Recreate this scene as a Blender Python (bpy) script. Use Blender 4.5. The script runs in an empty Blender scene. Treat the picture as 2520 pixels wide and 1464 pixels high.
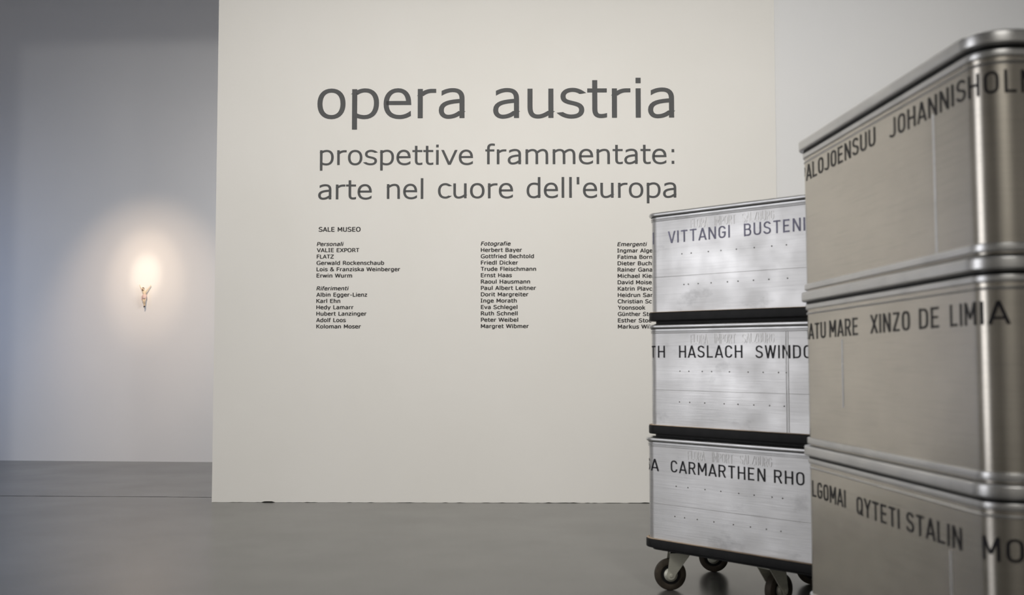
import bpy, bmesh, math, random
from mathutils import Vector, Matrix

random.seed(7)
sc = bpy.context.scene
COL = sc.collection
PI = math.pi

# ------------------------------------------------------------------ camera
cam_d = bpy.data.cameras.new('camera')
cam = bpy.data.objects.new('camera', cam_d)
COL.objects.link(cam)
cam.location = (0, 0, 0.85)
cam.rotation_euler = (math.radians(90 + 3.0241), 0, 0)
cam_d.sensor_fit = 'HORIZONTAL'
cam_d.sensor_width = 36.0
cam_d.lens = 36.0 * 2650.0 / 2520.0
cam_d.clip_start = 0.05
cam_d.dof.use_dof = True
cam_d.dof.focus_distance = 5.6
cam_d.dof.aperture_fstop = 3.2
sc.camera = cam

# ------------------------------------------------------------------ world, exposure
sc.view_settings.view_transform = 'Standard'
sc.view_settings.look = 'None'
sc.view_settings.gamma = 1.0
sc.view_settings.use_curve_mapping = False
sc.view_settings.exposure = 0.0
world = bpy.data.worlds.new('world')
sc.world = world
world.use_nodes = True
world.node_tree.nodes['Background'].inputs[0].default_value = (0.6, 0.65, 0.75, 1)
world.node_tree.nodes['Background'].inputs[1].default_value = 0.2


def aim(o, target):
    o.rotation_euler = (Vector(target) - o.location).to_track_quat('-Z', 'Y').to_euler()


def area_light(name, loc, target, sx, sy, power, color):
    d = bpy.data.lights.new(name, 'AREA')
    d.shape = 'RECTANGLE'
    d.size, d.size_y = sx, sy
    d.energy = power
    d.color = color
    o = bpy.data.objects.new(name, d)
    COL.objects.link(o)
    o.location = loc
    aim(o, target)
    return o


def spot_light(name, loc, target, power, color, angle, radius=0.03, blend=1.0):
    d = bpy.data.lights.new(name, 'SPOT')
    d.energy = power
    d.color = color
    d.spot_size = math.radians(angle)
    d.spot_blend = blend
    d.shadow_soft_size = radius
    o = bpy.data.objects.new(name, d)
    COL.objects.link(o)
    o.location = loc
    aim(o, target)
    return o


WARM = (1.0, 0.967, 0.905)
# ceiling lights over the exhibition room, plus two added fills
for lx, ly, tz, pw in ((-1.5, 1.3, 0.9, 240), (1.0, 1.3, 0.9, 195), (-1.3, 2.7, 0.9, 140), (0.7, 2.7, 0.9, 105), (2.6, 2.7, 0.9, 110)):
    spot_light('track_spot', (lx, ly, 3.85), (lx * 0.9, 6.2, tz), pw, WARM, 86, 0.16)
area_light('ceiling_light_room', (0.9, 4.2, 3.92), (0.9, 4.2, 0), 2.0, 1.2, 14, WARM)
area_light('right_wall_fill', (2.2, 3.6, 3.9), (2.0, 6.3, 2.0), 1.0, 1.0, 6, (0.88, 0.94, 1.0))  # added cool fill that brightens the wall right of the partition
area_light('rear_fill', (0.3, -2.2, 3.92), (0.3, -2.2, 0), 2.6, 1.6, 60, WARM)  # added fill so the near crates reflect a brighter rear room
# unseen fill lamps added to shape the light in the bay
area_light('bay_fill', (-0.5, 7.3, 1.7), (-2.7, 8.62, 1.0), 0.8, 0.8, 25, (1.0, 0.97, 0.95))
area_light('bay_fill_left', (-5.0, 7.2, 1.2), (-3.6, 8.65, 0.9), 0.6, 0.8, 6.5, (0.35, 0.55, 1.0))  # added blue fill for the left end of the back wall
# halogen spot on the little figure
spot_light('halogen_spot', (-2.93, 6.9, 3.1), (-2.935, 8.61, 1.10), 112, (1.0, 0.76, 0.54), 43)
spot_light('halogen_spot_inner', (-2.93, 6.9, 3.1), (-2.935, 8.61, 1.44), 85, (1.0, 0.76, 0.54), 19)
spot_light('halogen_spot_core', (-2.93, 6.9, 3.1), (-2.935, 8.61, 1.485), 120, (1.0, 0.84, 0.64), 8)


# ------------------------------------------------------------------ helpers
def link_mesh(name, bm, mat=None, parent=None, smooth=None):
    me = bpy.data.meshes.new(name)
    bm.normal_update()
    bm.to_mesh(me)
    bm.free()
    if mat:
        me.materials.append(mat)
    if smooth is not None:
        me.shade_smooth()
        me.set_sharp_from_angle(angle=math.radians(smooth))
    o = bpy.data.objects.new(name, me)
    COL.objects.link(o)
    if parent:
        o.parent = parent
    return o


def empty(name, loc, rot=(0, 0, 0)):
    o = bpy.data.objects.new(name, None)
    o.empty_display_size = 0.1
    COL.objects.link(o)
    o.location = loc
    o.rotation_euler = rot
    return o


def tag(o, label=None, category=None, group=None, kind=None):
    for k, v in (('label', label), ('category', category), ('group', group), ('kind', kind)):
        if v:
            o[k] = v
    return o


def add_box(bm, lo, hi):
    x0, y0, z0 = lo
    x1, y1, z1 = hi
    v = [bm.verts.new(p) for p in ((x0, y0, z0), (x1, y0, z0), (x1, y1, z0), (x0, y1, z0),
                                   (x0, y0, z1), (x1, y0, z1), (x1, y1, z1), (x0, y1, z1))]
    for f in ((0, 3, 2, 1), (4, 5, 6, 7), (0, 1, 5, 4), (1, 2, 6, 5), (2, 3, 7, 6), (3, 0, 4, 7)):
        bm.faces.new([v[i] for i in f])
    return v


def loft(bm, rings, cap0=True, cap1=True, closed=False):
    vr = [[bm.verts.new(p) for p in r] for r in rings]
    n = len(vr[0])
    pairs = list(zip(vr, vr[1:])) + ([(vr[-1], vr[0])] if closed else [])
    for a, b in pairs:
        for i in range(n):
            j = (i + 1) % n
            bm.faces.new((a[i], a[j], b[j], b[i]))
    if cap0 and not closed:
        bm.faces.new(list(reversed(vr[0])))
    if cap1 and not closed:
        bm.faces.new(vr[-1])


def lathe(bm, prof, axis_o, axis_d, n=32, closed=False):
    """prof: (along axis, radius)"""
    d = Vector(axis_d).normalized()
    a = d.orthogonal().normalized()
    b = d.cross(a)
    o = Vector(axis_o)
    rings = []
    for t, r in prof:
        rings.append([o + d * t + (a * math.cos(2 * PI * i / n) + b * math.sin(2 * PI * i / n)) * r for i in range(n)])
    loft(bm, rings, True, True, closed)


# ------------------------------------------------------------------ materials
def new_mat(name):
    m = bpy.data.materials.new(name)
    m.use_nodes = True
    nt = m.node_tree
    b = nt.nodes['Principled BSDF']
    return m, nt, b


def noise(nt, scale, detail=4, coord='Object', stretch=(1, 1, 1), rough=0.5, vary=False):
    tc = nt.nodes.new('ShaderNodeTexCoord')
    mp = nt.nodes.new('ShaderNodeMapping')
    mp.inputs['Scale'].default_value = stretch
    nz = nt.nodes.new('ShaderNodeTexNoise')
    nz.inputs['Scale'].default_value = scale
    nz.inputs['Detail'].default_value = detail
    nz.inputs['Roughness'].default_value = rough
    nt.links.new(tc.outputs[coord], mp.inputs[0])
    if vary:                                     # every object gets its own stretch of the pattern
        oi = nt.nodes.new('ShaderNodeObjectInfo')
        ml = nt.nodes.new('ShaderNodeMath')
        ml.operation = 'MULTIPLY'
        ml.inputs[1].default_value = 23.0
        nt.links.new(oi.outputs['Random'], ml.inputs[0])
        nt.links.new(ml.outputs[0], mp.inputs['Location'])
    nt.links.new(mp.outputs[0], nz.inputs['Vector'])
    return nz.outputs[0]


def ramp(nt, fac, stops):
    r = nt.nodes.new('ShaderNodeValToRGB')
    el = r.color_ramp.elements
    while len(el) < len(stops):
        el.new(0.5)
    for e, (p, c) in zip(el, stops):
        e.position = p
        e.color = c if len(c) == 4 else (*c, 1)
    nt.links.new(fac, r.inputs[0])
    return r.outputs[0]


def bump(nt, b, height, strength, dist=0.01):
    n = nt.nodes.new('ShaderNodeBump')
    n.inputs['Strength'].default_value = strength
    n.inputs['Distance'].default_value = dist
    nt.links.new(height, n.inputs['Height'])
    nt.links.new(n.outputs[0], b.inputs['Normal'])


def g3(v):
    return (v, v, v, 1)


def mat_wall(name, c0, c1):
    m, nt, b = new_mat(name)
    nt.links.new(ramp(nt, noise(nt, 1.3, 5), [(0.3, c0), (0.7, c1)]), b.inputs['Base Color'])
    b.inputs['Roughness'].default_value = 0.75
    b.inputs['Specular IOR Level'].default_value = 0.25
    bump(nt, b, noise(nt, 60, 4), 0.06, 0.004)
    return m


M_wall = mat_wall('white_wall_paint', (0.79, 0.775, 0.745), (0.815, 0.80, 0.775))
M_wall_back = mat_wall('cool_white_wall_paint', (0.77, 0.775, 0.79), (0.80, 0.80, 0.81))
M_ceil = mat_wall('ceiling_paint', (0.45, 0.45, 0.45), (0.48, 0.48, 0.48))


def mat_floor():
    m, nt, b = new_mat('grey_resin_floor')
    big = noise(nt, 0.8, 6, stretch=(0.6, 2.2, 1), rough=0.6)
    base = ramp(nt, big, [(0.3, (0.094, 0.094, 0.090)), (0.7, (0.112, 0.111, 0.105))])
    spk = noise(nt, 55, 2)
    sp = ramp(nt, spk, [(0.84, g3(1.0)), (0.86, g3(0.45))])
    mx = nt.nodes.new('ShaderNodeMix')
    mx.data_type = 'RGBA'
    mx.blend_type = 'MULTIPLY'
    mx.inputs[0].default_value = 1.0
    nt.links.new(base, mx.inputs[6])
    nt.links.new(sp, mx.inputs[7])
    nt.links.new(mx.outputs[2], b.inputs['Base Color'])
    nt.links.new(ramp(nt, noise(nt, 2.2, 5), [(0.3, g3(0.21)), (0.7, g3(0.26))]), b.inputs['Roughness'])
    b.inputs['Specular IOR Level'].default_value = 0.75
    bump(nt, b, noise(nt, 1.2, 2), 0.02, 0.01)
    return m


M_floor = mat_floor()


def mat_metal(name, c, rough, grain=0.12, dirt=0.55, seed=0.0, var=1.0):
    m, nt, b = new_mat(name)
    b.inputs['Metallic'].default_value = 1.0
    blot = noise(nt, 5 + seed, 7, stretch=(1, 1, 1.6), rough=0.62, vary=True)
    lines = noise(nt, 9 + seed, 5, stretch=(0.5, 0.5, 18), rough=0.6, vary=True)
    c_d = tuple(v * dirt for v in c)
    base = ramp(nt, blot, [(0.22, c_d), (0.42, tuple(v * 0.93 for v in c)), (0.7, c)])
    ln = ramp(nt, lines, [(0.25, g3(0.8)), (0.5, g3(1.0))])
    mx = nt.nodes.new('ShaderNodeMix')
    mx.data_type = 'RGBA'
    mx.blend_type = 'MULTIPLY'
    mx.inputs[0].default_value = 0.6
    nt.links.new(base, mx.inputs[6])
    nt.links.new(ln, mx.inputs[7])
    nt.links.new(mx.outputs[2], b.inputs['Base Color'])
    nt.links.new(ramp(nt, noise(nt, 7, 6), [(0.3, g3(rough - 0.06 * var)), (0.7, g3(rough + 0.09 * var))]), b.inputs['Roughness'])
    bump(nt, b, noise(nt, 22, 5, stretch=(0.35, 0.35, 9)), grain, 0.002)
    return m


M_alu = mat_metal('brushed_aluminium', (0.83, 0.825, 0.82), 0.40, 0.16, 0.5)
M_alu_near = mat_metal('worn_aluminium', (0.635, 0.598, 0.535), 0.25, 0.02, 0.9, 1.3, 0.25)
M_rim = mat_metal('aluminium_rim', (0.80, 0.80, 0.80), 0.32, 0.03, 0.75, 2.0)
M_emboss = mat_metal('embossed_aluminium', (0.78, 0.77, 0.75), 0.30, 0.05, 0.8, 3.0)
M_zinc = mat_metal('galvanised_steel', (0.80, 0.80, 0.70), 0.45, 0.1, 0.6, 4.0)
M_zinc.node_tree.nodes['Principled BSDF'].inputs['Metallic'].default_value = 0.4


def mat_plain(name, c, rough, spec=0.5, var=0.15, scale=12):
    m, nt, b = new_mat(name)
    nt.links.new(ramp(nt, noise(nt, scale, 5), [(0.3, tuple(v * (1 - var) for v in c)), (0.7, tuple(v * (1 + var) for v in c))]),
                 b.inputs['Base Color'])
    b.inputs['Roughness'].default_value = rough
    b.inputs['Specular IOR Level'].default_value = spec
    return m


M_rubber = mat_plain('black_rubber', (0.010, 0.010, 0.011), 0.5, 0.3, 0.3, 30)
M_tyre = mat_plain('worn_rubber_tyre', (0.06, 0.049, 0.037), 0.6, 0.3, 0.35, 25)
M_dust = mat_plain('dusty_plywood_edge', (0.42, 0.33, 0.25), 0.8, 0.2, 0.2, 20)
M_vinyl = mat_plain('grey_vinyl_lettering', (0.085, 0.087, 0.09), 0.6, 0.3, 0.05)
M_vinyl_dark = mat_plain('dark_vinyl_lettering', (0.045, 0.042, 0.042), 0.6, 0.3, 0.05)
M_paint = mat_plain('black_stencil_paint', (0.010, 0.009, 0.014), 0.5, 0.4, 0.2)
M_paint_faded = mat_plain('faded_blue_stencil_paint', (0.22, 0.22, 0.32), 0.5, 0.4, 0.35, 40)
M_hole = mat_plain('dark_rivet', (0.10, 0.095, 0.09), 0.5, 0.4, 0.2)
M_joint = mat_plain('dark_floor_joint', (0.03, 0.03, 0.03), 0.7, 0.2, 0.3, 40)
M_skin = mat_plain('painted_flesh', (0.70, 0.58, 0.44), 0.45, 0.4, 0.08, 60)
M_hair = mat_plain('painted_brown_hair', (0.10, 0.045, 0.02), 0.5, 0.4, 0.2, 80)
M_cloth = mat_plain('painted_pink_cloth', (0.72, 0.54, 0.50), 0.5, 0.4, 0.15, 90)
M_dark = mat_plain('dark_painted_base', (0.02, 0.012, 0.01), 0.5, 0.4, 0.2, 60)

# ------------------------------------------------------------------ setting
WALL_A = Vector((-1.7281, 6.2504, 0))
WALL_ANG = math.radians(-0.7734)
WE = Vector((math.cos(WALL_ANG), math.sin(WALL_ANG), 0))
WN = Vector((WE.y, -WE.x, 0))
CEIL = 4.0


def struct(name, bm, mat, smooth=None):
    return tag(link_mesh(name, bm, mat, None, smooth), kind='structure')


bm = bmesh.new()
add_box(bm, (-6.2, -4.2, -0.12), (5.2, 10.2, 0.0))
struct('floor', bm, M_floor)
bm = bmesh.new()
add_box(bm, (-6.2, -4.2, CEIL), (5.2, 10.2, CEIL + 0.12))
struct('ceiling', bm, M_ceil)

# freestanding partition with the title: slightly ragged bottom edge
bm = bmesh.new()
PW, PT = 3.262, 0.22
n = 160
fb, ft, bb, bt = [], [], [], []
for i in range(n + 1):
    u = PW * i / n
    gap = 0.0006 + max(0.0, random.gauss(0.0, 0.0012))
    if 0.30 < u < 0.36:
        gap = 0.0065
    if 1.9 < u < 2.1 or u > 2.3:
        gap += 0.002 * random.random()
    p = WALL_A + WE * u
    q = p - WN * PT
    fb.append(bm.verts.new((p.x, p.y, gap)))
    ft.append(bm.verts.new((p.x, p.y, CEIL)))
    bb.append(bm.verts.new((q.x, q.y, 0.0005)))
    bt.append(bm.verts.new((q.x, q.y, CEIL)))
for i in range(n):
    bm.faces.new((fb[i], fb[i + 1], ft[i + 1], ft[i]))
    bm.faces.new((bb[i + 1], bb[i], bt[i], bt[i + 1]))
    bm.faces.new((bb[i], bb[i + 1], fb[i + 1], fb[i]))
bm.faces.new((bb[0], fb[0], ft[0], bt[0]))
bm.faces.new((fb[n], bb[n], bt[n], ft[n]))
struct('wall_front', bm, M_wall)

# back wall of the bay on the left, and the wall to the right of the partition
def wall_slab(name, p0, p1, thick, mat):
    p0, p1 = Vector(p0), Vector(p1)
    d = (p1 - p0).normalized()
    nrm = Vector((-d.y, d.x))
    b = bmesh.new()
    q0, q1 = p0 + nrm * thick, p1 + nrm * thick
    lo = [b.verts.new((p.x, p.y, 0)) for p in (p0, p1, q1, q0)]
    hi = [b.verts.new((p.x, p.y, CEIL)) for p in (p0, p1, q1, q0)]
    b.faces.new(list(reversed(lo)))
    b.faces.new(hi)
    for i in range(4):
        j = (i + 1) % 4
        b.faces.new((lo[i], lo[j], hi[j], hi[i]))
    return struct(name, b, mat)


BK0, BKD = Vector((-4.10917, 8.69926)), Vector((0.99718, -0.07506))
wall_slab('wall_back', BK0 - BKD * 2.0, BK0 + BKD * 5.6, 0.15, M_wall_back)
wall_slab('wall_right_back', (1.50, 6.218), (5.2, 6.218), 0.15, M_wall_back)
wall_slab('wall_right', (4.9, 6.218), (4.9, -4.0), 0.15, M_wall)
wall_slab('bay_shade_wall', (-5.4, 6.42), (-3.32, 6.42), 0.2, M_wall)  # unseen wall added to keep room light off the bay's left
bm = bmesh.new()
add_box(bm, (-3.32, 6.44, 3.52), (-1.74, 6.62, CEIL))  # unseen header added to shade the top of the back wall
struct('bay_shade_header', bm, M_wall)
wall_slab('wall_rear', (4.9, -4.0), (-5.6, -4.0), 0.15, M_wall)
# left wall with a tall frosted window beyond the edge of the picture
WX, WY0, WY1, WZ0, WZ1 = -5.4, 1.6, 4.0, 0.15, 3.6
bm = bmesh.new()
add_box(bm, (WX - 0.2, -4.1, 0), (WX, WY0, CEIL))
add_box(bm, (WX - 0.2, WY1, 0), (WX, 10.0, CEIL))
add_box(bm, (WX - 0.2, WY0, 0), (WX, WY1, WZ0))
add_box(bm, (WX - 0.2, WY0, WZ1), (WX, WY1, CEIL))
struct('wall_left', bm, M_wall)
m, nt, b = new_mat('daylit_frosted_glass')
b.inputs['Base Color'].default_value = (0.8, 0.85, 0.9, 1)
b.inputs['Emission Color'].default_value = (0.97, 0.965, 1.0, 1)
b.inputs['Emission Strength'].default_value = 2.0
M_glass = m
bm = bmesh.new()
add_box(bm, (WX - 0.12, WY0, WZ0), (WX - 0.10, WY1, WZ1))
win = tag(link_mesh('window_1', bm, M_glass), kind='structure')
bm = bmesh.new()
for y0, y1, z0, z1 in ((WY0, WY0 + 0.05, WZ0, WZ1), (WY1 - 0.05, WY1, WZ0, WZ1),
                       (WY0, WY1, WZ0, WZ0 + 0.05), (WY0, WY1, WZ1 - 0.05, WZ1)):
    add_box(bm, (WX - 0.10, y0, z0), (WX - 0.05, y1, z1))
link_mesh('window_frame', bm, M_ceil, win)

# joint in the resin floor running out from behind the partition
bm = bmesh.new()
J0, J1 = Vector((-5.4, 6.6514)), Vector((-1.72, 6.4675))
jd = (J1 - J0).normalized()
jn = Vector((-jd.y, jd.x))
N = 60
prev = None
for i in range(N + 1):
    c = J0 + (J1 - J0) * i / N + jn * random.uniform(-0.0015, 0.0015)
    w = random.uniform(0.003, 0.007)
    cur = [bm.verts.new((*(c - jn * w), 0.0006)), bm.verts.new((*(c + jn * w), 0.0006))]
    if prev:
        bm.faces.new((prev[0], cur[0], cur[1], prev[1]))
    prev = cur
struct('trim_1', bm, M_joint)

# ------------------------------------------------------------------ stroke lettering
# glyph: advance, strokes; a stroke is a string of M/L/C commands (1/1000 em), Z closes
PB = 'M127,450 C200,503 260,521 325,521 C460,521 533,430 533,285 C533,120 450,24 310,24 C240,24 180,42 127,72'
QB = 'M496,95 C423,42 363,24 298,24 C163,24 90,115 90,260 C90,425 173,521 313,521 C383,521 443,503 496,473'
NA = 'M127,425 C205,485 285,519 360,519 C470,519 511,450 511,330 L511,0'
UU = 'M122,545 L122,200 C122,80 170,26 270,26 C350,26 430,70 511,125'
VERD = {
    'o': (607, ['M303,519 C440,519 518,425 518,272 C518,120 440,26 303,26 C166,26 89,120 89,272 C89,425 166,519 303,519 Z']),
    'p': (623, ['M127,545 L127,-207', PB]), 'b': (623, ['M127,760 L127,0', PB]),
    'd': (623, ['M496,760 L496,0', QB]),
    'g': (623, ['M496,545 L496,40 C496,-110 420,-168 290,-168 C220,-168 160,-155 100,-125', QB]),
    'e': (596, ['M92,285 L507,285 C507,440 430,521 309,521 C170,521 89,420 89,268 C89,110 180,24 335,24 C410,24 480,45 548,92']),
    'r': (427, ['M127,545 L127,0', 'M127,415 C190,475 260,508 340,508 L422,508']),
    'a': (601, ['M95,462 C160,500 230,521 300,521 C430,521 474,460 474,360 L474,0',
                'M474,322 C250,308 90,285 90,148 C90,70 145,25 220,25 C330,25 400,72 474,128']),
    'u': (633, [UU, 'M506,545 L506,0']),
    '\u00fc': (633, [UU, 'M506,545 L506,0', 'M205,640 L205,740', 'M425,640 L425,740']),
    's': (521, ['M450,462 C400,497 340,521 270,521 C170,521 97,475 97,400 C97,320 160,300 250,280 C360,255 440,235 440,148 C440,70 370,24 250,24 C170,24 100,50 45,95']),
    't': (394, ['M160,700 L160,165 C160,65 200,32 275,32 C310,32 345,38 385,48', 'M22,508 L382,508']),
    'i': (274, ['M137,545 L137,0', 'M137,640 L137,742']), 'l': (274, ['M137,760 L137,0']),
    'n': (633, ['M127,545 L127,0', NA]), 'h': (633, ['M127,760 L127,0', NA]),
    'm': (973, ['M127,545 L127,0', 'M127,425 C190,485 260,519 330,519 C440,519 486,450 486,335 L486,0',
                'M480,400 C550,480 630,519 695,519 C800,519 846,450 846,330 L846,0']),
    'c': (521, ['M480,452 C420,498 365,519 310,519 C170,519 89,420 89,270 C89,115 170,26 310,26 C370,26 430,50 480,92']),
    'v': (592, ['M50,545 L296,0', 'M542,545 L296,0']),
    'f': (352, ['M130,0 L130,570 C130,690 180,724 265,724 C300,724 330,720 362,710', 'M20,508 L345,508']),
    "'": (269, ['M134,760 L134,490']), ':': (380, ['M190,0 L190,112', 'M190,425 L190,537']),
    'w': (818, ['M50,545 L222,0', 'M409,545 L222,0', 'M409,545 L596,0', 'M768,545 L596,0']),
    'k': (592, ['M127,760 L127,0', 'M510,545 L190,265', 'M265,320 L530,0']),
    'y': (592, ['M50,545 L298,10', 'M542,545 L215,-207']),
    'z': (525, ['M60,508 L470,508', 'M440,500 L80,45', 'M50,37 L490,37']),
    '-': (454, ['M70,285 L384,285']),
    'A': (684, ['M50,0 L342,727', 'M634,0 L342,727', 'M160,225 L524,225']),
    'B': (686, ['M130,727 L130,0', 'M130,690 L360,690 C480,690 530,640 530,555 C530,450 460,390 360,390 L130,390',
                'M360,390 C520,390 585,310 585,215 C585,100 500,37 350,37 L130,37']),
    'C': (698, ['M640,615 C560,678 500,703 420,703 C200,703 95,560 95,363 C95,150 210,24 420,24 C500,24 570,50 640,110']),
    'D': (771, ['M130,727 L130,0', 'M130,690 L300,690 C560,690 675,580 675,363 C675,150 560,37 300,37 L130,37']),
    'E': (632, ['M130,727 L130,0', 'M130,690 L580,690', 'M130,385 L550,385', 'M130,37 L580,37']),
    'F': (575, ['M130,727 L130,0', 'M130,690 L560,690', 'M130,375 L520,375']),
    'G': (775, ['M690,620 C610,680 530,703 440,703 C210,703 95,560 95,363 C95,150 210,24 450,24 C540,24 620,45 672,75 L672,330', 'M440,330 L719,330']),
    'H': (751, ['M130,727 L130,0', 'M621,727 L621,0', 'M130,375 L621,375']),
    'I': (421, ['M210,727 L210,0', 'M60,690 L360,690', 'M60,37 L360,37']),
    'K': (693, ['M130,727 L130,0', 'M630,727 L180,345', 'M280,420 L650,0']),
    'L': (557, ['M130,727 L130,0', 'M130,37 L550,37']),
    'M': (843, ['M125,727 L125,0', 'M718,727 L718,0', 'M130,727 L421,170', 'M713,727 L421,170']),
    'O': (787, ['M393,703 C590,703 692,570 692,363 C692,155 590,24 393,24 C196,24 95,155 95,363 C95,570 196,703 393,703 Z']),
    'P': (603, ['M130,727 L130,0', 'M130,690 L340,690 C480,690 550,620 550,510 C550,390 480,320 340,320 L130,320']),
    'R': (695, ['M130,727 L130,0', 'M130,690 L340,690 C480,690 545,625 545,530 C545,410 480,340 340,340 L130,340', 'M370,340 L650,0']),
    'S': (684, ['M590,640 C520,680 440,703 350,703 C200,703 110,635 110,530 C110,420 200,392 340,365 C500,332 590,300 590,190 C590,80 490,24 340,24 C230,24 140,55 65,112']),
    'T': (616, ['M308,690 L308,0', 'M10,690 L606,690']),
    'V': (684, ['M45,727 L342,0', 'M639,727 L342,0']),
    'W': (989, ['M50,727 L260,0', 'M494,727 L260,0', 'M494,727 L728,0', 'M939,727 L728,0']),
    'X': (685, ['M50,727 L635,0', 'M635,727 L50,0']),
    'Y': (615, ['M30,727 L308,330', 'M585,727 L308,330', 'M308,345 L308,0']),
    'Z': (685, ['M60,690 L640,690', 'M610,680 L80,45', 'M40,37 L650,37']),
    'U': (732, ['M126,727 L126,270 C126,90 210,24 366,24 C522,24 606,90 606,270 L606,727']),
    '&': (727, ['M690,0 L230,480 C150,570 170,705 310,705 C430,705 480,620 430,530 C385,450 95,400 95,200 C95,80 180,24 300,24 C480,24 600,150 620,385']),
    ' ': (352, []),
}
# narrow stencil capitals of the crates, cap height 700
O_ = 'M235,650 C360,650 410,570 410,450 L410,250 C410,130 360,50 235,50 C110,50 60,130 60,250 L60,450 C60,570 110,650 235,650 Z'
DIN = {
    'A': (470, ['M20,0 L235,700', 'M450,0 L235,700', 'M95,190 L375,190']),
    'B': (470, ['M60,700 L60,0', 'M60,650 L240,650 C350,650 390,590 390,515 C390,420 340,370 240,370 L60,370', 'M240,370 C360,370 415,300 415,215 C415,110 350,50 240,50 L60,50']),
    'C': (460, ['M400,500 C395,600 330,650 235,650 C110,650 60,570 60,450 L60,250 C60,130 110,50 235,50 C330,50 395,100 400,200']),
    'D': (480, ['M60,700 L60,0', 'M60,650 L220,650 C370,650 420,570 420,450 L420,250 C420,130 370,50 220,50 L60,50']),
    'E': (430, ['M60,700 L60,0', 'M60,650 L390,650', 'M60,360 L350,360', 'M60,50 L390,50']),
    'F': (410, ['M60,700 L60,0', 'M60,650 L380,650', 'M60,350 L340,350']),
    'G': (470, ['M400,510 C390,600 330,650 235,650 C110,650 60,570 60,450 L60,250 C60,130 110,50 235,50 C350,50 405,120 405,230 L405,340', 'M240,330 L455,330']),
    'H': (480, ['M60,700 L60,0', 'M420,700 L420,0', 'M60,355 L420,355']),
    'I': (120, ['M60,700 L60,0']),
    'J': (390, ['M320,700 L320,220 C320,110 270,50 170,50 C100,50 50,80 15,130']),
    'L': (400, ['M60,700 L60,0', 'M60,50 L380,50']),
    'M': (580, ['M60,700 L60,0', 'M520,700 L520,0', 'M65,700 L290,190', 'M515,700 L290,190']),
    'N': (490, ['M60,700 L60,0', 'M430,700 L430,0', 'M62,700 L428,0']),
    'O': (470, [O_]),
    'P': (450, ['M60,700 L60,0', 'M60,650 L240,650 C360,650 400,580 400,490 C400,390 350,320 240,320 L60,320']),
    'Q': (470, [O_, 'M280,200 L440,0']),
    'R': (470, ['M60,700 L60,0', 'M60,650 L240,650 C360,650 400,580 400,500 C400,400 350,340 240,340 L60,340', 'M250,340 L425,0']),
    'S': (460, ['M395,540 C370,610 315,650 235,650 C130,650 70,590 70,510 C70,410 140,385 235,355 C340,325 405,290 405,200 C405,105 335,50 230,50 C140,50 75,90 45,175']),
    'T': (450, ['M225,700 L225,0', 'M15,650 L435,650']),
    'U': (480, ['M60,700 L60,230 C60,110 120,50 240,50 C360,50 420,110 420,230 L420,700']),
    'V': (450, ['M25,700 L225,0', 'M425,700 L225,0']),
    'W': (640, ['M30,700 L170,0', 'M320,700 L170,0', 'M320,700 L470,0', 'M610,700 L470,0']),
    'X': (460, ['M30,700 L430,0', 'M430,700 L30,0']),
    'Y': (450, ['M20,700 L225,320', 'M430,700 L225,320', 'M225,340 L225,0']),
    'Z': (450, ['M40,650 L420,650', 'M395,650 L55,50', 'M30,50 L420,50']),
    ' ': (300, []),
}


def flat_path(s, step):
    """command string -> list of points, closed flag"""
    pts, closed, cur = [], False, None
    toks = s.split()
    i = 0
    while i < len(toks):
        t = toks[i]
        c, body = t[0], t[1:]
        xy = lambda q: tuple(float(v) for v in q.split(','))
        if c == 'M':
            cur = xy(body)
            pts.append(cur)
        elif c == 'L':
            e = xy(body)
            d = math.hypot(e[0] - cur[0], e[1] - cur[1])
            k = max(1, int(d / step))
            for j in range(1, k + 1):
                pts.append((cur[0] + (e[0] - cur[0]) * j / k, cur[1] + (e[1] - cur[1]) * j / k))
            cur = e
        elif c == 'C':
            p1, p2, p3 = xy(body), xy(toks[i + 1]), xy(toks[i + 2])
            i += 2
            k = 8
            for j in range(1, k + 1):
                q = j / k
                a, b_, c_, d_ = (1 - q) ** 3, 3 * q * (1 - q) ** 2, 3 * q * q * (1 - q), q ** 3
                pts.append((a * cur[0] + b_ * p1[0] + c_ * p2[0] + d_ * p3[0], a * cur[1] + b_ * p1[1] + c_ * p2[1] + d_ * p3[1]))
            cur = p3
        elif c == 'Z':
            closed = True
            pts.pop()
        i += 1
    return pts, closed


def ribbon(pts, closed, wv, wh):
    """outline pairs (left, right) of a stroke drawn with an elliptical pen wv x wh"""
    k = wv / wh
    P = [(x, y * k) for x, y in pts]
    n = len(P)
    dirs = []
    for i in range(n if closed else n - 1):
        a, b = P[i], P[(i + 1) % n]
        l = math.hypot(b[0] - a[0], b[1] - a[1]) or 1
        dirs.append(((b[0] - a[0]) / l, (b[1] - a[1]) / l))
    out = []
    for i in range(n):
        if closed:
            d1, d2 = dirs[i - 1], dirs[i]
        else:
            d1, d2 = dirs[max(0, i - 1)], dirs[min(n - 2, i)]
        n1, n2 = (-d1[1], d1[0]), (-d2[1], d2[0])
        dn = 1 + n1[0] * n2[0] + n1[1] * n2[1]
        m = ((n1[0] + n2[0]) / max(dn, 0.4), (n1[1] + n2[1]) / max(dn, 0.4))
        o = (m[0] * wv / 2, m[1] * wv / 2)
        pr = []
        for s in (1, -1):
            q = [P[i][0] + s * o[0], P[i][1] + s * o[1]]
            if not closed and i in (0, n - 1):
                d = d1
                if abs(d[1]) >= abs(d[0]) * 0.8:
                    t = -(s * o[1]) / d[1]
                else:
                    t = -(s * o[0]) / d[0]
                q = [q[0] + d[0] * t, q[1] + d[1] * t]
            pr.append((q[0], q[1] / k))
        out.append(pr)
    return out


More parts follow.
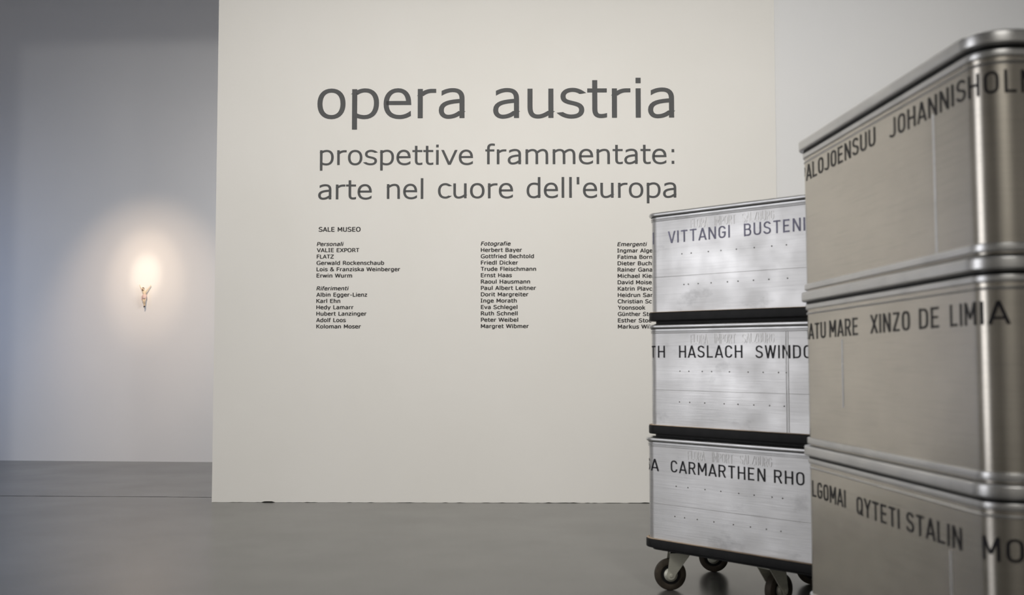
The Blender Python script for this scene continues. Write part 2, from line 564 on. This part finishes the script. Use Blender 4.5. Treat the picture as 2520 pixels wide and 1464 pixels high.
def text_strokes(text, font, wv, wh, shear=0.0, step=9999.0, track=0.0):
    """all ribbons of a line of text in font units, and its x extent"""
    res, x = [], 0.0
    for ch in text:
        adv, strokes = font[ch]
        for s in strokes:
            pts, closed = flat_path(s, step)
            rb = ribbon(pts, closed, wv, wh)
            res.append(([[(p[0] + x + shear * p[1], p[1]) for p in pr] for pr in rb], closed))
        x += adv + track
    xs = [p[0] for rb, _ in res for pr in rb for p in pr]
    return res, min(xs), max(xs)


def add_text(bm, text, font, u0, u1, base, height, cap, mapper, wv, wh, shear=0.0, step=9999.0, off=0.0008, raised=False, track=0.0):
    """mapper(u, z, off) -> point; the text spans u0..u1, its cap/x-height `cap` units is `height` metres"""
    res, x0, x1 = text_strokes(text, font, wv, wh, shear, step, track)
    sx = (u1 - u0) / (x1 - x0)
    sz = height / cap
    for si, (rb, closed) in enumerate(res):
        lift = off + 0.00004 * (si % 5)      # strokes of one letter lie a hair above each other
        top = [[bm.verts.new(mapper(u0 + (p[0] - x0) * sx, base + p[1] * sz, lift)) for p in pr] for pr in rb]
        n = len(top)
        for i in range(n if closed else n - 1):
            j = (i + 1) % n
            bm.faces.new((top[i][0], top[i][1], top[j][1], top[j][0]))
        if raised:
            low = [[bm.verts.new(mapper(u0 + (p[0] - x0) * sx, base + p[1] * sz, 0.0)) for p in pr] for pr in rb]
            for i in range(n if closed else n - 1):
                j = (i + 1) % n
                bm.faces.new((top[i][0], top[j][0], low[j][0], low[i][0]))
                bm.faces.new((top[j][1], top[i][1], low[i][1], low[j][1]))
            if not closed:
                for e in (0, n - 1):
                    bm.faces.new((top[e][0], top[e][1], low[e][1], low[e][0]))


def wall_map(u, z, off):
    p = WALL_A + WE * u + WN * off
    return Vector((p.x, p.y, z))


def wall_text(text, u0, u1, base, height, cap, wv, wh, mat, parent, name, shear=0.0):
    b = bmesh.new()
    org = parent.location
    add_text(b, text, VERD, u0, u1, base, height, cap, lambda u, z, o: wall_map(u, z, o) - org, wv, wh, shear, off=0.0012, track=45 if cap > 600 else 0)
    return link_mesh(name, b, mat, parent)


TITLES=[
  ('opera',0.5880,1.4579,2.2288,0.1734) ,
  ('austria',1.6178,2.6809,2.2286,0.1730) ,
  ('prospettive',0.6016,1.5010,1.9542,0.0872) ,
  ('frammentate:',1.5726,2.6724,1.9566,0.0875) ,
  ('arte',0.5971,0.9107,1.7525,0.0871) ,
  ('nel',0.9950,1.2114,1.7544,0.0870) ,
  ('cuore',1.2967,1.7346,1.7576,0.0872) ,
  ("dell'europa",1.8131,2.6862,1.7590,0.0874) ,
]
LISTS=[
 [
   ('SALE MUSEO',0.5998,0.8471,1.5639,0.0259) ,
 ],
 [
   ('Personali',0.5918,0.7494,1.4801,0.0223) ,
   ('VALIE EXPORT',0.5922,0.8397,1.4442,0.0223) ,
   ('FLATZ',0.5925,0.6932,1.4068,0.0223) ,
   ('Gerwald Rockenschaub',0.5917,0.9858,1.3698,0.0223) ,
   ('Lois & Franziska Weinberger',0.5921,1.0784,1.3328,0.0223) ,
   ('Erwin Wurm',0.5924,0.7997,1.2959,0.0223) ,
 ],
 [
   ('Riferimenti',0.5922,0.7809,1.2218,0.0222) ,
   ('Albin Egger-Lienz',0.5921,0.8889,1.1850,0.0222) ,
   ('Karl Ehn',0.5924,0.7321,1.1486,0.0222) ,
   ('Hedy Lamarr',0.5928,0.8089,1.1120,0.0222) ,
   ('Hubert Lanzinger',0.5931,0.8845,1.0748,0.0222) ,
   ('Adolf Loos',0.5925,0.7668,1.0375,0.0222) ,
   ('Koloman Moser',0.5938,0.8522,1.0008,0.0221) ,
 ],
 [
   ('Fotografie',1.5468,1.7215,1.4812,0.0223) ,
   ('Herbert Bayer',1.5473,1.7860,1.4445,0.0223) ,
   ('Gottfried Bechtold',1.5470,1.8568,1.4078,0.0222) ,
   ('Friedl Dicker',1.5475,1.7630,1.3707,0.0222) ,
   ('Trude Fleischmann',1.5475,1.8680,1.3341,0.0222) ,
   ('Ernst Haas',1.5476,1.7292,1.2975,0.0222) ,
   ('Raoul Hausmann',1.5476,1.8332,1.2605,0.0222) ,
   ('Paul Albert Leitner',1.5477,1.8669,1.2235,0.0222) ,
   ('Dorit Margreiter',1.5477,1.8228,1.1865,0.0222) ,
   ('Inge Morath',1.5473,1.7562,1.1500,0.0222) ,
   ('Eva Schlegel',1.5479,1.7602,1.1126,0.0221) ,
   ('Ruth Schnell',1.5479,1.7611,1.0761,0.0221) ,
   ('Peter Weibel',1.5480,1.7643,1.0392,0.0221) ,
   ('Margret Wibmer',1.5480,1.8249,1.0024,0.0221) ,
 ],
 [
   ('Emergenti',2.3384,2.5107,1.4769,0.0222) ,
   ('Ingmar Alge',2.3391,2.5455,1.4399,0.0222) ,
   ('Fatima Born',2.3398,2.5407,1.4028,0.0222) ,
   ('Dieter Buchh',2.3396,2.5576,1.3658,0.0222) ,
   ('Rainer Gana',2.3394,2.5416,1.3292,0.0222) ,
   ('Michael Kien',2.3397,2.5570,1.2927,0.0222) ,
   ('David Moise',2.3395,2.5393,1.2557,0.0222) ,
   ('Katrin Plavc',2.3398,2.5408,1.2188,0.0221) ,
   ('Heidrun San',2.3400,2.5469,1.1819,0.0221) ,
   ('Christian Sc',2.3394,2.5381,1.1454,0.0221) ,
   ('Yoonsook',2.3396,2.4993,1.1090,0.0221) ,
   ('Günther Sto',2.3395,2.5371,1.0722,0.0221) ,
   ('Esther Stoc',2.3397,2.5355,1.0353,0.0221) ,
   ('Markus Wil',2.3395,2.5263,0.9994,0.0221) ,
 ],
]


def wall_root(name, u, z, label, group=None):
    p = wall_map(u, z, 0)
    return tag(empty(name, p), label, 'wall lettering', group)


t = wall_root('title_lettering', TITLES[0][1], TITLES[0][3], 'largest grey lettering on the white partition wall, reading opera austria')
for w in TITLES[:2]:
    wall_text(w[0], w[1], w[2], w[3], w[4], 545, 94, 76, M_vinyl, t, 'word')
t = wall_root('subtitle_lettering', TITLES[2][1], TITLES[2][3], 'upper medium grey lettering line on the white wall, reading prospettive frammentate', 'two subtitle lines on the wall')
for w in TITLES[2:4]:
    wall_text(w[0], w[1], w[2], w[3], w[4], 545, 94, 76, M_vinyl, t, 'word')
t = wall_root('subtitle_lettering', TITLES[4][1], TITLES[4][3], "lower medium grey lettering line on the white wall, reading arte nel cuore dell'europa", 'two subtitle lines on the wall')
for w in TITLES[4:]:
    wall_text(w[0], w[1], w[2], w[3], w[4], 545, 94, 76, M_vinyl, t, 'word')
LIST_LABELS = ['small dark bold heading on the wall reading SALE MUSEO, above the lists',
               'small dark list on the wall headed Personali, upper left of the columns',
               'small dark list on the wall headed Riferimenti, lower left of the columns',
               'small dark list on the wall headed Fotografie, middle column',
               'small dark list on the wall headed Emergenti, partly hidden by the crates']
for i, rows in enumerate(LISTS):
    nm = 'section_heading' if i == 0 else 'name_list'
    t = wall_root(nm, rows[-1][1], rows[-1][3], LIST_LABELS[i], None if i == 0 else 'lists of names on the wall')
    for j, (s, u0, u1, zb, h) in enumerate(rows):
        it = i > 0 and j == 0
        wall_text(s, u0, u1, zb, h, 727, 172, 126, M_vinyl_dark, t, 'heading' if (it or i == 0) else 'name_line', 0.2 if it else 0.0)


# ------------------------------------------------------------------ crates
def rrect(L, W, r, d, z, n=12):
    """rounded rectangle 0..L x 0..W grown by d, counter-clockwise"""
    pts = []
    R = max(r + d, 0.002)
    for cx, cy, a0 in ((L - r, r, -90), (L - r, W - r, 0), (r, W - r, 90), (r, r, 180)):
        for i in range(n + 1):
            a = math.radians(a0 + 90 * i / n)
            pts.append(Vector((cx + R * math.cos(a), cy + R * math.sin(a), z)))
    return pts


def sweep(bm, L, W, r, prof, cap0=False, cap1=False, closed=False):
    loft(bm, [rrect(L, W, r, d, z) for z, d in prof], cap0, cap1, closed)


def round_prof(z0, z1, d0, d1, rr, k=4):
    """closed profile of a band z0..z1 from inner offset d0 to outer d1 with rounded outer edges"""
    out = [(z0, d0)]
    for i in range(k + 1):
        a = PI / 2 * i / k
        out.append((z0 + rr - rr * math.cos(a), d1 - rr + rr * math.sin(a)))
    for i in range(k + 1):
        a = PI / 2 * i / k
        out.append((z1 - rr + rr * math.sin(a), d1 - rr + rr * math.cos(a)))
    out.append((z1, d0))
    return out


class Shell:
    """maps a distance u along the visible long face (wrapping round both corners) to a point"""

    def __init__(self, L, W, r, ufs):
        self.L, self.W, self.r, self.ufs = L, W, r, ufs

    def __call__(self, u, z, off):
        L, r = self.L, self.r
        s = u - self.ufs
        flat = L - 2 * r
        q = PI / 2 * r
        if s < -q:
            return Vector((-off, r + (-s - q), z))
        if s < 0:
            a = -s / r
            return Vector((r - (r + off) * math.sin(a), r - (r + off) * math.cos(a), z))
        if s <= flat:
            return Vector((r + s, -off, z))
        s -= flat
        if s < q:
            a = s / r
            return Vector((L - r + (r + off) * math.sin(a), r - (r + off) * math.cos(a), z))
        return Vector((L + off, r + s - q, z))


def painted(parent, shell, words, mat):
    for w, u0, u1, zb in words:
        b = bmesh.new()
        add_text(b, w, DIN, u0, u1, zb, 0.0435, 700, shell, 88, 80, 0.0, 45.0, off=0.0009, track=125)
        link_mesh('painted_word', b, mat, parent)


def rivets(parent, shell, spots):
    me = None
    for u, z in spots:
        if me is None:
            b = bmesh.new()
            lathe(b, [(-0.001, 0.0026), (0.0008, 0.0024), (0.0014, 0.0014)], (0, 0, 0), (0, -1, 0), 10)
            o = link_mesh('rivet', b, M_hole, parent, 40)
            me = o.data
        else:
            o = bpy.data.objects.new('rivet', me)
            COL.objects.link(o)
            o.parent = parent
        o.location = shell(u, z, 0.0)


def seam(parent, shell, u, z0, z1, rad=0.0028):
    b = bmesh.new()
    c0 = shell(u, z0, 0)
    rings = []
    for z in (z0, z1):
        rings.append([Vector((c0.x + rad * math.cos(a), c0.y - rad * 0.6 * math.sin(a), z)) for a in
                      [PI * i / 8 for i in range(9)]])
    loft(b, rings)
    return link_mesh('weld_seam', b, M_rim, parent, 50)


def caster(parent, loc, ang, Hc=0.156, R=0.0572):
    """loc: swivel point in the crate's frame at mounting height; ang: trail direction there"""
    tr = Vector((math.cos(ang), math.sin(ang), 0))
    ax = Vector((-tr.y, tr.x, 0))
    off = 0.042
    top = Vector(loc)
    axle = top + tr * off + Vector((0, 0, -(Hc - R)))
    b = bmesh.new()
    # two tapering cheeks joined by a crown
    for s in (-1, 1):
        rings = []
        y0, y1 = s * 0.0265, s * 0.0295
        prof = [(-0.034, -0.012), (0.045, -0.012), (off + 0.014, -(Hc - R) + 0.002), (off + 0.010, -(Hc - R) - 0.011),
                (off, -(Hc - R) - 0.015), (off - 0.011, -(Hc - R) - 0.011), (off - 0.016, -(Hc - R) + 0.002)]
        for y in (y0, y1):
            rings.append([top + tr * t + ax * y + Vector((0, 0, z)) for t, z in prof])
        loft(b, rings)
    rings = []
    for z, e in ((-0.017, 0.0295), (-0.010, 0.0295), (-0.006, 0.024)):
        rings.append([top + tr * t + ax * y + Vector((0, 0, z)) for t, y in
                      ((-0.034, -e), (0.045, -e), (0.045, e), (-0.034, e))])
    loft(b, rings)
    lathe(b, [(-0.008, 0.021), (-0.003, 0.021)], top, (0, 0, 1), 20)
    bmesh.ops.recalc_face_normals(b, faces=b.faces)
    f = link_mesh('caster', b, M_zinc, parent, 30)
    b = bmesh.new()
    corners = [top + tr * x + ax * y for x, y in ((-0.05, -0.04), (0.05, -0.04), (0.05, 0.04), (-0.05, 0.04))]
    loft(b, [[c + Vector((0, 0, z)) for c in corners] for z in (-0.004, 0.0)])
    link_mesh('mounting_plate', b, M_zinc, f)
    b = bmesh.new()
    tw = 0.017
    prof = [(-0.013, R * 0.60), (-tw, R * 0.66), (-tw, R * 0.86), (-tw * 0.75, R * 0.97), (-tw * 0.3, R), (tw * 0.3, R),
            (tw * 0.75, R * 0.97), (tw, R * 0.86), (tw, R * 0.66), (0.013, R * 0.60)]
    lathe(b, prof, axle, ax, 40, True)
    link_mesh('tyre', b, M_tyre, f, 35)
    b = bmesh.new()
    lathe(b, [(-0.012, R * 0.40), (-0.011, R * 0.64), (0.011, R * 0.64), (0.012, R * 0.40)], axle, ax, 32)
    link_mesh('wheel_rim', b, M_rubber, f, 30)
    b = bmesh.new()
    lathe(b, [(-0.0255, 0.008), (-0.024, 0.017), (-0.017, 0.024), (-0.0125, 0.0245),
              (0.0125, 0.0245), (0.017, 0.024), (0.024, 0.017), (0.0255, 0.008)], axle, ax, 32)
    link_mesh('wheel_hub', b, M_zinc, f, 30)
    b = bmesh.new()
    lathe(b, [(-0.0335, 0.004), (-0.033, 0.0065), (-0.029, 0.0065), (0.029, 0.0065), (0.033, 0.0065), (0.0335, 0.004)], axle, ax, 6)
    link_mesh('axle_bolt', b, M_zinc, f, 30)
    return f


def embossed(parent, shell, spans, z0, z1):
    for w, u0, u1 in spans:
        b = bmesh.new()
        add_text(b, w, DIN, u0, u1, z0, z1 - z0, 700, shell, 105, 60, 0.0, 45.0, off=0.0012, raised=True, track=70)
        link_mesh('embossed_word', b, M_alu, parent)


def far_crate(loc, rot, label, words, wmat, rows, emb, wheels=(), seam_u=None):
    L, W, r = 0.757, 0.50, 0.05
    sh = Shell(L, W, r, 0.0235)
    t = tag(empty('transport_crate', loc, rot), label, 'crate', 'crates of the stack in front of the wall')
    b = bmesh.new()
    sweep(b, L, W, r, [(0.0, -0.012), (0.009, -0.012)], True, True)
    link_mesh('foot_board', b, M_rubber, t, 40)
    b = bmesh.new()
    sweep(b, L, W, r, [(0.0095, -0.02)] + round_prof(0.0095, 0.0405, -0.02, 0.0125, 0.004)[1:-1] + [(0.0405, -0.02)], True, True)
    bb = link_mesh('rubber_base_band', b, M_rubber, t, 30)
    b = bmesh.new()
    sweep(b, L, W, r, round_prof(0.0405, 0.0425, -0.004, 0.011, 0.0009, 2), True, True)
    link_mesh('dusty_ledge', b, M_dust, t, 40)
    b = bmesh.new()
    sweep(b, L, W, r, [(0.0425, 0.0), (0.1685, 0.0), (0.1692, -0.0012), (0.1700, 0.0), (0.3915, 0.0)], True, True)
    link_mesh('aluminium_body', b, M_alu, t, 40)
    b = bmesh.new()
    sweep(b, L, W, r, round_prof(0.3735, 0.3775, -0.004, 0.0035, 0.0018), False, False, True)
    sweep(b, L, W, r, round_prof(0.3795, 0.3835, -0.004, 0.0042, 0.0018), False, False, True)
    sweep(b, L, W, r, [(0.3835, -0.004), (0.3835, 0.0015), (0.3885, 0.0015), (0.3885, -0.004)], False, False, True)
    link_mesh('rim_bead', b, M_rim, t, 40)
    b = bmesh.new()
    sweep(b, L, W, r, [(0.3886, -0.004), (0.3886, 0.003), (0.3914, 0.003), (0.3914, -0.004)], False, False, True)  # dark strip standing in for the shadow under the lid lip
    link_mesh('lip_shade', b, M_rubber, t, 40)
    b = bmesh.new()
    sweep(b, L, W, r, round_prof(0.3915, 0.4055, -0.02, 0.0105, 0.0055, 5)[0:-1] + [(0.4055, -0.006), (0.4088, -0.012)], True, True)
    link_mesh('lid', b, M_rim, t, 40)
    painted(t, sh, words, wmat)
    embossed(t, sh, emb, 0.335, 0.3685)
    rivets(t, sh, rows)
    if seam_u:
        seam(t, sh, seam_u - 0.004, 0.0435, 0.373, 0.002)
        seam(t, sh, seam_u + 0.004, 0.0435, 0.373, 0.002)
    for x, y, a in wheels:
        caster(t, (x, y, 0.0095), a, 0.1530)
    return t


FA = math.atan2(-0.736, 0.677)
fe1, fe2 = Vector((math.cos(FA), math.sin(FA), 0)), Vector((-math.sin(FA), math.cos(FA), 0))
F0 = Vector((0.513, 3.94, 0)) + fe1 * (-0.0265)
FZ = 0.1435


def fpos(k, du, dy=0.0):
    p = F0 + fe1 * du + fe2 * dy
    return (p.x, p.y, FZ + 0.409 * k)


def fl(x, y, du=-0.019):
    """world floor point -> frame of the bottom far crate"""
    d = Vector((x, y, 0)) - (F0 + fe1 * du)
    return d.dot(fe1), d.dot(fe2)


WHEELS = []
for sx, sy, a in ((0.614, 3.942, PI), (0.866, 3.660, 0.6), (0.832, 4.262, PI - 0.25), (1.15, 4.02, PI - 0.4)):
    lx, ly = fl(sx, sy)
    WHEELS.append((lx, ly, a - FA))

EMB = [('FLORA', 0.177, 0.253), ('IMPORT', 0.281, 0.370), ('SALZBURG', 0.396, 0.524)]
far_crate(fpos(2, 0.002), (0, 0, FA), 'topmost aluminium crate of the far stack, faded blue letters VITTANGI',
          [('I', -0.002, 0.0055, 0.292), ('VITTANGI', 0.075, 0.346, 0.2895), ('BUSTENI', 0.4045, 0.641, 0.2885)], M_paint_faded,
          [(u, 0.2475) for u in (0.1376, 0.1795, 0.2542, 0.308, 0.3724, 0.445, 0.5139, 0.5701)] +
          [(u, 0.1375) for u in (0.1457, 0.1656, 0.2088, 0.2651, 0.3339, 0.3776, 0.4402, 0.5011, 0.573)], EMB)
far_crate(fpos(1, -0.003), (0, 0, FA), 'middle aluminium crate of the far stack, black letters HASLACH',
          [('TH', -0.012, 0.0616, 0.2855), ('HASLACH', 0.1265, 0.3973, 0.2855), ('SWINDON', 0.4494, 0.703, 0.2845)], M_paint,
          [(u, 0.238) for u in (0.1296, 0.1695, 0.2282, 0.2684, 0.3435, 0.4196, 0.4792, 0.5389, 0.5683)] +
          [(u, 0.1285) for u in (0.1266, 0.1719, 0.2375, 0.3201, 0.377, 0.4408, 0.5029, 0.5589)], EMB, (), 0.572)
D = 0.019
far_crate(fpos(0, -D), (0, 0, FA), 'bottom aluminium crate of the far stack, on casters, black letters CARMARTHEN',
          [('SA', -0.055 + D, 0.0275 + D, 0.2845), ('CARMARTHEN', 0.0818 + D, 0.4803 + D, 0.2855), ('RHO', 0.5132 + D, 0.6273 + D, 0.2855)], M_paint,
          [(u + D, 0.238) for u in (0.1052, 0.1579, 0.2322, 0.2994, 0.3731, 0.435, 0.5047, 0.545)] +
          [(u + D, 0.131) for u in (0.0987, 0.1423, 0.1976, 0.269, 0.3501, 0.4189, 0.4812, 0.5372)], EMB, WHEELS)

# near stack
NA_ = math.atan2(-0.998, 0.064)
NT = -0.0112
NL, NW, NR, NP = 1.035, 0.62, 0.06, 0.4175
Rn = Matrix.Rotation(NA_, 3, 'Z') @ Matrix.Rotation(NT, 3, 'Y')
ne1 = Rn @ Vector((1, 0, 0))
nup = Rn @ Vector((0, 0, 1))
N0 = Vector((0.81, 2.94, 0.187)) + ne1 * (-0.05)


def near_crate(k, label, words, seams, base=False):
    sh = Shell(NL, NW, NR, 0.01)
    loc = N0 + nup * (NP * k)
    t = tag(empty('large_transport_crate', loc, (0, NT - (0.0035 if k == 2 else 0), NA_)), label, 'crate', 'crates of the stack at the right edge')
    b = bmesh.new()
    sweep(b, NL, NW, NR, round_prof(0.0035, 0.0200, -0.004, 0.0065, 0.003), True, True)
    link_mesh('base_flange', b, M_rim, t, 40)
    b = bmesh.new()
    sweep(b, NL, NW, NR, [(0.0, -0.001), (0.0035, -0.001)], True, True)
    link_mesh('foot_board', b, M_alu_near, t, 40)
    b = bmesh.new()
    sweep(b, NL, NW, NR, [(0.020, 0.0), (0.2, 0.0), (0.389, 0.0)], True, True)
    link_mesh('aluminium_body', b, M_alu_near, t, 40)
    b = bmesh.new()
    sweep(b, NL, NW, NR, [(0.3545, -0.004), (0.3545, 0.001), (0.357, 0.0028), (0.3595, 0.001), (0.3595, -0.004)], False, False, True)
    sweep(b, NL, NW, NR, round_prof(0.3680, 0.3825, -0.004, 0.0045, 0.003), False, False, True)
    link_mesh('rim_bead', b, M_rim, t, 40)
    b = bmesh.new()
    sweep(b, NL, NW, NR, round_prof(0.3890, 0.4160, -0.02, 0.0150, 0.0055, 6)[0:-1] + [(0.4160, -0.004), (0.4174, -0.008)], True, True)
    link_mesh('lid', b, M_rim, t, 40)
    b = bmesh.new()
    sweep(b, NL, NW, NR, [(0.3826, -0.004), (0.3826, 0.0025), (0.3889, 0.0025), (0.3889, -0.004)], False, False, True)  # shadow line below the lid lip, laid in as a dark strip
    link_mesh('lip_shade', b, M_rubber, t, 40)
    painted(t, sh, words, M_paint)
    for u, z0, z1 in seams:
        seam(t, sh, u, z0, z1, 0.0034)
    if base:
        b = bmesh.new()
        sweep(b, NL, NW, NR, round_prof(-0.031, -0.0005, -0.02, 0.0125, 0.004), True, True)
        link_mesh('rubber_base_band', b, M_rubber, t, 30)
        for x, y, a in ((0.10, 0.10, 0.4), (NL - 0.10, 0.10, 2.2), (0.10, NW - 0.10, 1.2), (NL - 0.10, NW - 0.10, -0.6)):
            drop = 0.187 - 0.031 + 0.0112 * (x - 0.05) + 0.0
            caster(t, (x, y, -0.031), a, drop)
    return t


near_crate(2, 'topmost big aluminium crate at the right edge, letters PALOJOENSUU',
           [('PALOJOENSUU', -0.034, 0.4866, 0.304), ('JOHANNIS', 0.5652, 0.9192, 0.3005), ('HOLM', 0.930, 1.066, 0.2985)], [(0.7812, 0.021, 0.305)])
near_crate(1, 'middle big aluminium crate at the right edge, letters XINZO DE LIMIA',
           [('SATU', -0.036, 0.137, 0.286), ('MARE', 0.1665, 0.3555, 0.2875), ('XINZO', 0.434, 0.6457, 0.289), ('DE', 0.693, 0.7812, 0.290), ('LIMIA', 0.8316, 1.0, 0.290)],
           [(0.253, 0.11, 0.28)])
near_crate(0, 'bottom big aluminium crate at the right edge, letters QYTETI, partly below the picture',
           [('LGOMAI', 0.014, 0.2533, 0.2805), ('QYTETI', 0.3268, 0.5694, 0.2755), ('STALIN', 0.6045, 0.8547, 0.2765), ('MOL', 0.934, 1.045, 0.2755)],
           [(0.807, 0.021, 0.27)], True)

# ------------------------------------------------------------------ little figure on the back wall
FP = Vector((-2.93687, 8.61102, 1.2235))
FN = Vector((-0.07506, -0.99718, 0))
fig = tag(empty('carved_figure', FP + FN * 0.017, (0, 0, math.atan2(-0.07506, 0.99718))),
          'small carved man with raised arms and pink loincloth hung on the lit grey wall', 'figurine')


def skin(name, joints, edges, mat, parent, sub=2, root=0):
    me = bpy.data.meshes.new(name)
    me.from_pydata([j[:3] for j in joints], edges, [])
    o = bpy.data.objects.new(name, me)
    COL.objects.link(o)
    o.parent = parent
    md = o.modifiers.new('skin', 'SKIN')
    md.use_smooth_shade = True
    sv = me.skin_vertices[0].data
    for i, j in enumerate(joints):
        rr = j[3]
        sv[i].radius = rr if isinstance(rr, tuple) else (rr, rr)
        sv[i].use_root = (i == root)
    if sub:
        s = o.modifiers.new('subdivision', 'SUBSURF')
        s.levels = s.render_levels = sub
    me.materials.append(mat)
    return o


JT = [(0.001, 0.0, 0.086, (0.0135, 0.0095)), (0.000, -0.001, 0.103, (0.0120, 0.0085)), (0.000, -0.002, 0.121, (0.0150, 0.0095)),
      (0.000, -0.002, 0.131, (0.0085, 0.0075)), (-0.004, -0.004, 0.138, 0.0050), (-0.008, -0.007, 0.148, (0.0075, 0.0085)), (-0.009, -0.008, 0.156, (0.0065, 0.0072)),
      (0.0135, 0.0, 0.131, 0.0055), (0.026, 0.003, 0.145, 0.0044), (0.040, 0.006, 0.164, 0.0035), (0.0485, 0.007, 0.1755, (0.0034, 0.0022)),
      (-0.0145, 0.0, 0.131, 0.0055), (-0.024, 0.003, 0.146, 0.0044), (-0.036, 0.006, 0.166, 0.0035), (-0.0425, 0.007, 0.1775, (0.0034, 0.0022)),
      (0.008, 0.0, 0.076, 0.0085), (0.0075, -0.008, 0.047, 0.0062), (0.0052, 0.003, 0.022, 0.0042), (0.0045, -0.002, 0.013, 0.0038),
      (-0.006, 0.0, 0.076, 0.0085), (-0.004, -0.010, 0.048, 0.0062), (-0.0015, -0.002, 0.022, 0.0042), (0.0005, -0.006, 0.013, 0.0038)]
ED = [(0, 1), (1, 2), (2, 3), (3, 4), (4, 5), (5, 6), (2, 7), (7, 8), (8, 9), (9, 10), (2, 11), (11, 12), (12, 13), (13, 14),
      (0, 15), (15, 16), (16, 17), (17, 18), (0, 19), (19, 20), (20, 21), (21, 22)]
for hi, s in ((10, 1), (14, -1)):
    hx, hy, hz = JT[hi][:3]
    for dx, dy, dz, l in ((0.0035, 0, 0.004, 1), (0.0018, -0.001, 0.0058, 1), (0.0, -0.001, 0.0062, 1), (-0.0018, -0.001, 0.0052, 1), (-0.0042, -0.001, 0.0012, 1)):
        JT.append((hx + s * dx, hy + dy, hz + dz, 0.0008))
        ED.append((hi, len(JT) - 1))
JT.append((-0.0105, -0.0175, 0.1475, 0.0014))
ED.append((5, len(JT) - 1))
skin('body', JT, ED, M_skin, fig)
# hair cap falling to the shoulders
b = bmesh.new()
bmesh.ops.create_uvsphere(b, u_segments=16, v_segments=10, radius=1.0)
for v in list(b.verts):
    x, y, z = v.co
    if y < -0.35 and z < 0.35:
        z = 0.35 + (z - 0.35) * 0.1
    if z < -0.2:
        z *= 1.9
        x *= 1.1
    v.co = (-0.0085 + x * 0.0092, -0.0055 + y * 0.0095, 0.1525 + z * 0.0095)
link_mesh('hair', b, M_hair, fig, 180)
b = bmesh.new()
lathe(b, [(-0.004, 0.003), (0.0, 0.0055), (0.004, 0.0035)], (-0.0105, -0.0135, 0.1425), (0, -0.2, -1), 10)
link_mesh('beard', b, M_hair, fig, 180)
# loincloth: a wavy wrapped band with a hanging end
b = bmesh.new()
rings = []
for k, (z, rx, ry) in enumerate(((0.105, 0.0140, 0.0108), (0.101, 0.0158, 0.0122), (0.092, 0.0175, 0.0138), (0.082, 0.0176, 0.0142), (0.073, 0.0160, 0.0138), (0.0695, 0.0140, 0.0120))):
    rg = []
    for i in range(28):
        a = 2 * PI * i / 28
        w = 1 + 0.06 * math.sin(5 * a + k)
        rg.append(Vector((0.001 + rx * w * math.cos(a), -0.001 + ry * w * math.sin(a), z + 0.002 * math.sin(3 * a + k))))
    rings.append(rg)
loft(b, list(reversed(rings)))
add_b = [[Vector((x + s, y, z)) for s, y in ((-0.004, -0.006), (0.004, -0.008), (0.004, 0.004), (-0.004, 0.005))] for x, z in ((-0.016, 0.094), (-0.0185, 0.078), (-0.0175, 0.060))]
loft(b, list(reversed(add_b)))
link_mesh('loincloth', b, M_cloth, fig, 60)
# crossed dark feet and the peg that holds the figure to the wall
skin('feet', [(0.0035, -0.001, 0.016, 0.0055), (0.0030, -0.009, 0.008, 0.0058), (0.0015, -0.013, 0.001, 0.0040), (0.0065, -0.003, 0.006, 0.0048)],
     [(0, 1), (1, 2), (0, 3)], M_dark, fig, 2)
b = bmesh.new()
lathe(b, [(0.0, 0.004), (0.019, 0.004)], (0.001, -0.002, 0.112), (0, 1, 0), 10)
link_mesh('mounting_peg', b, M_dark, fig, 40)
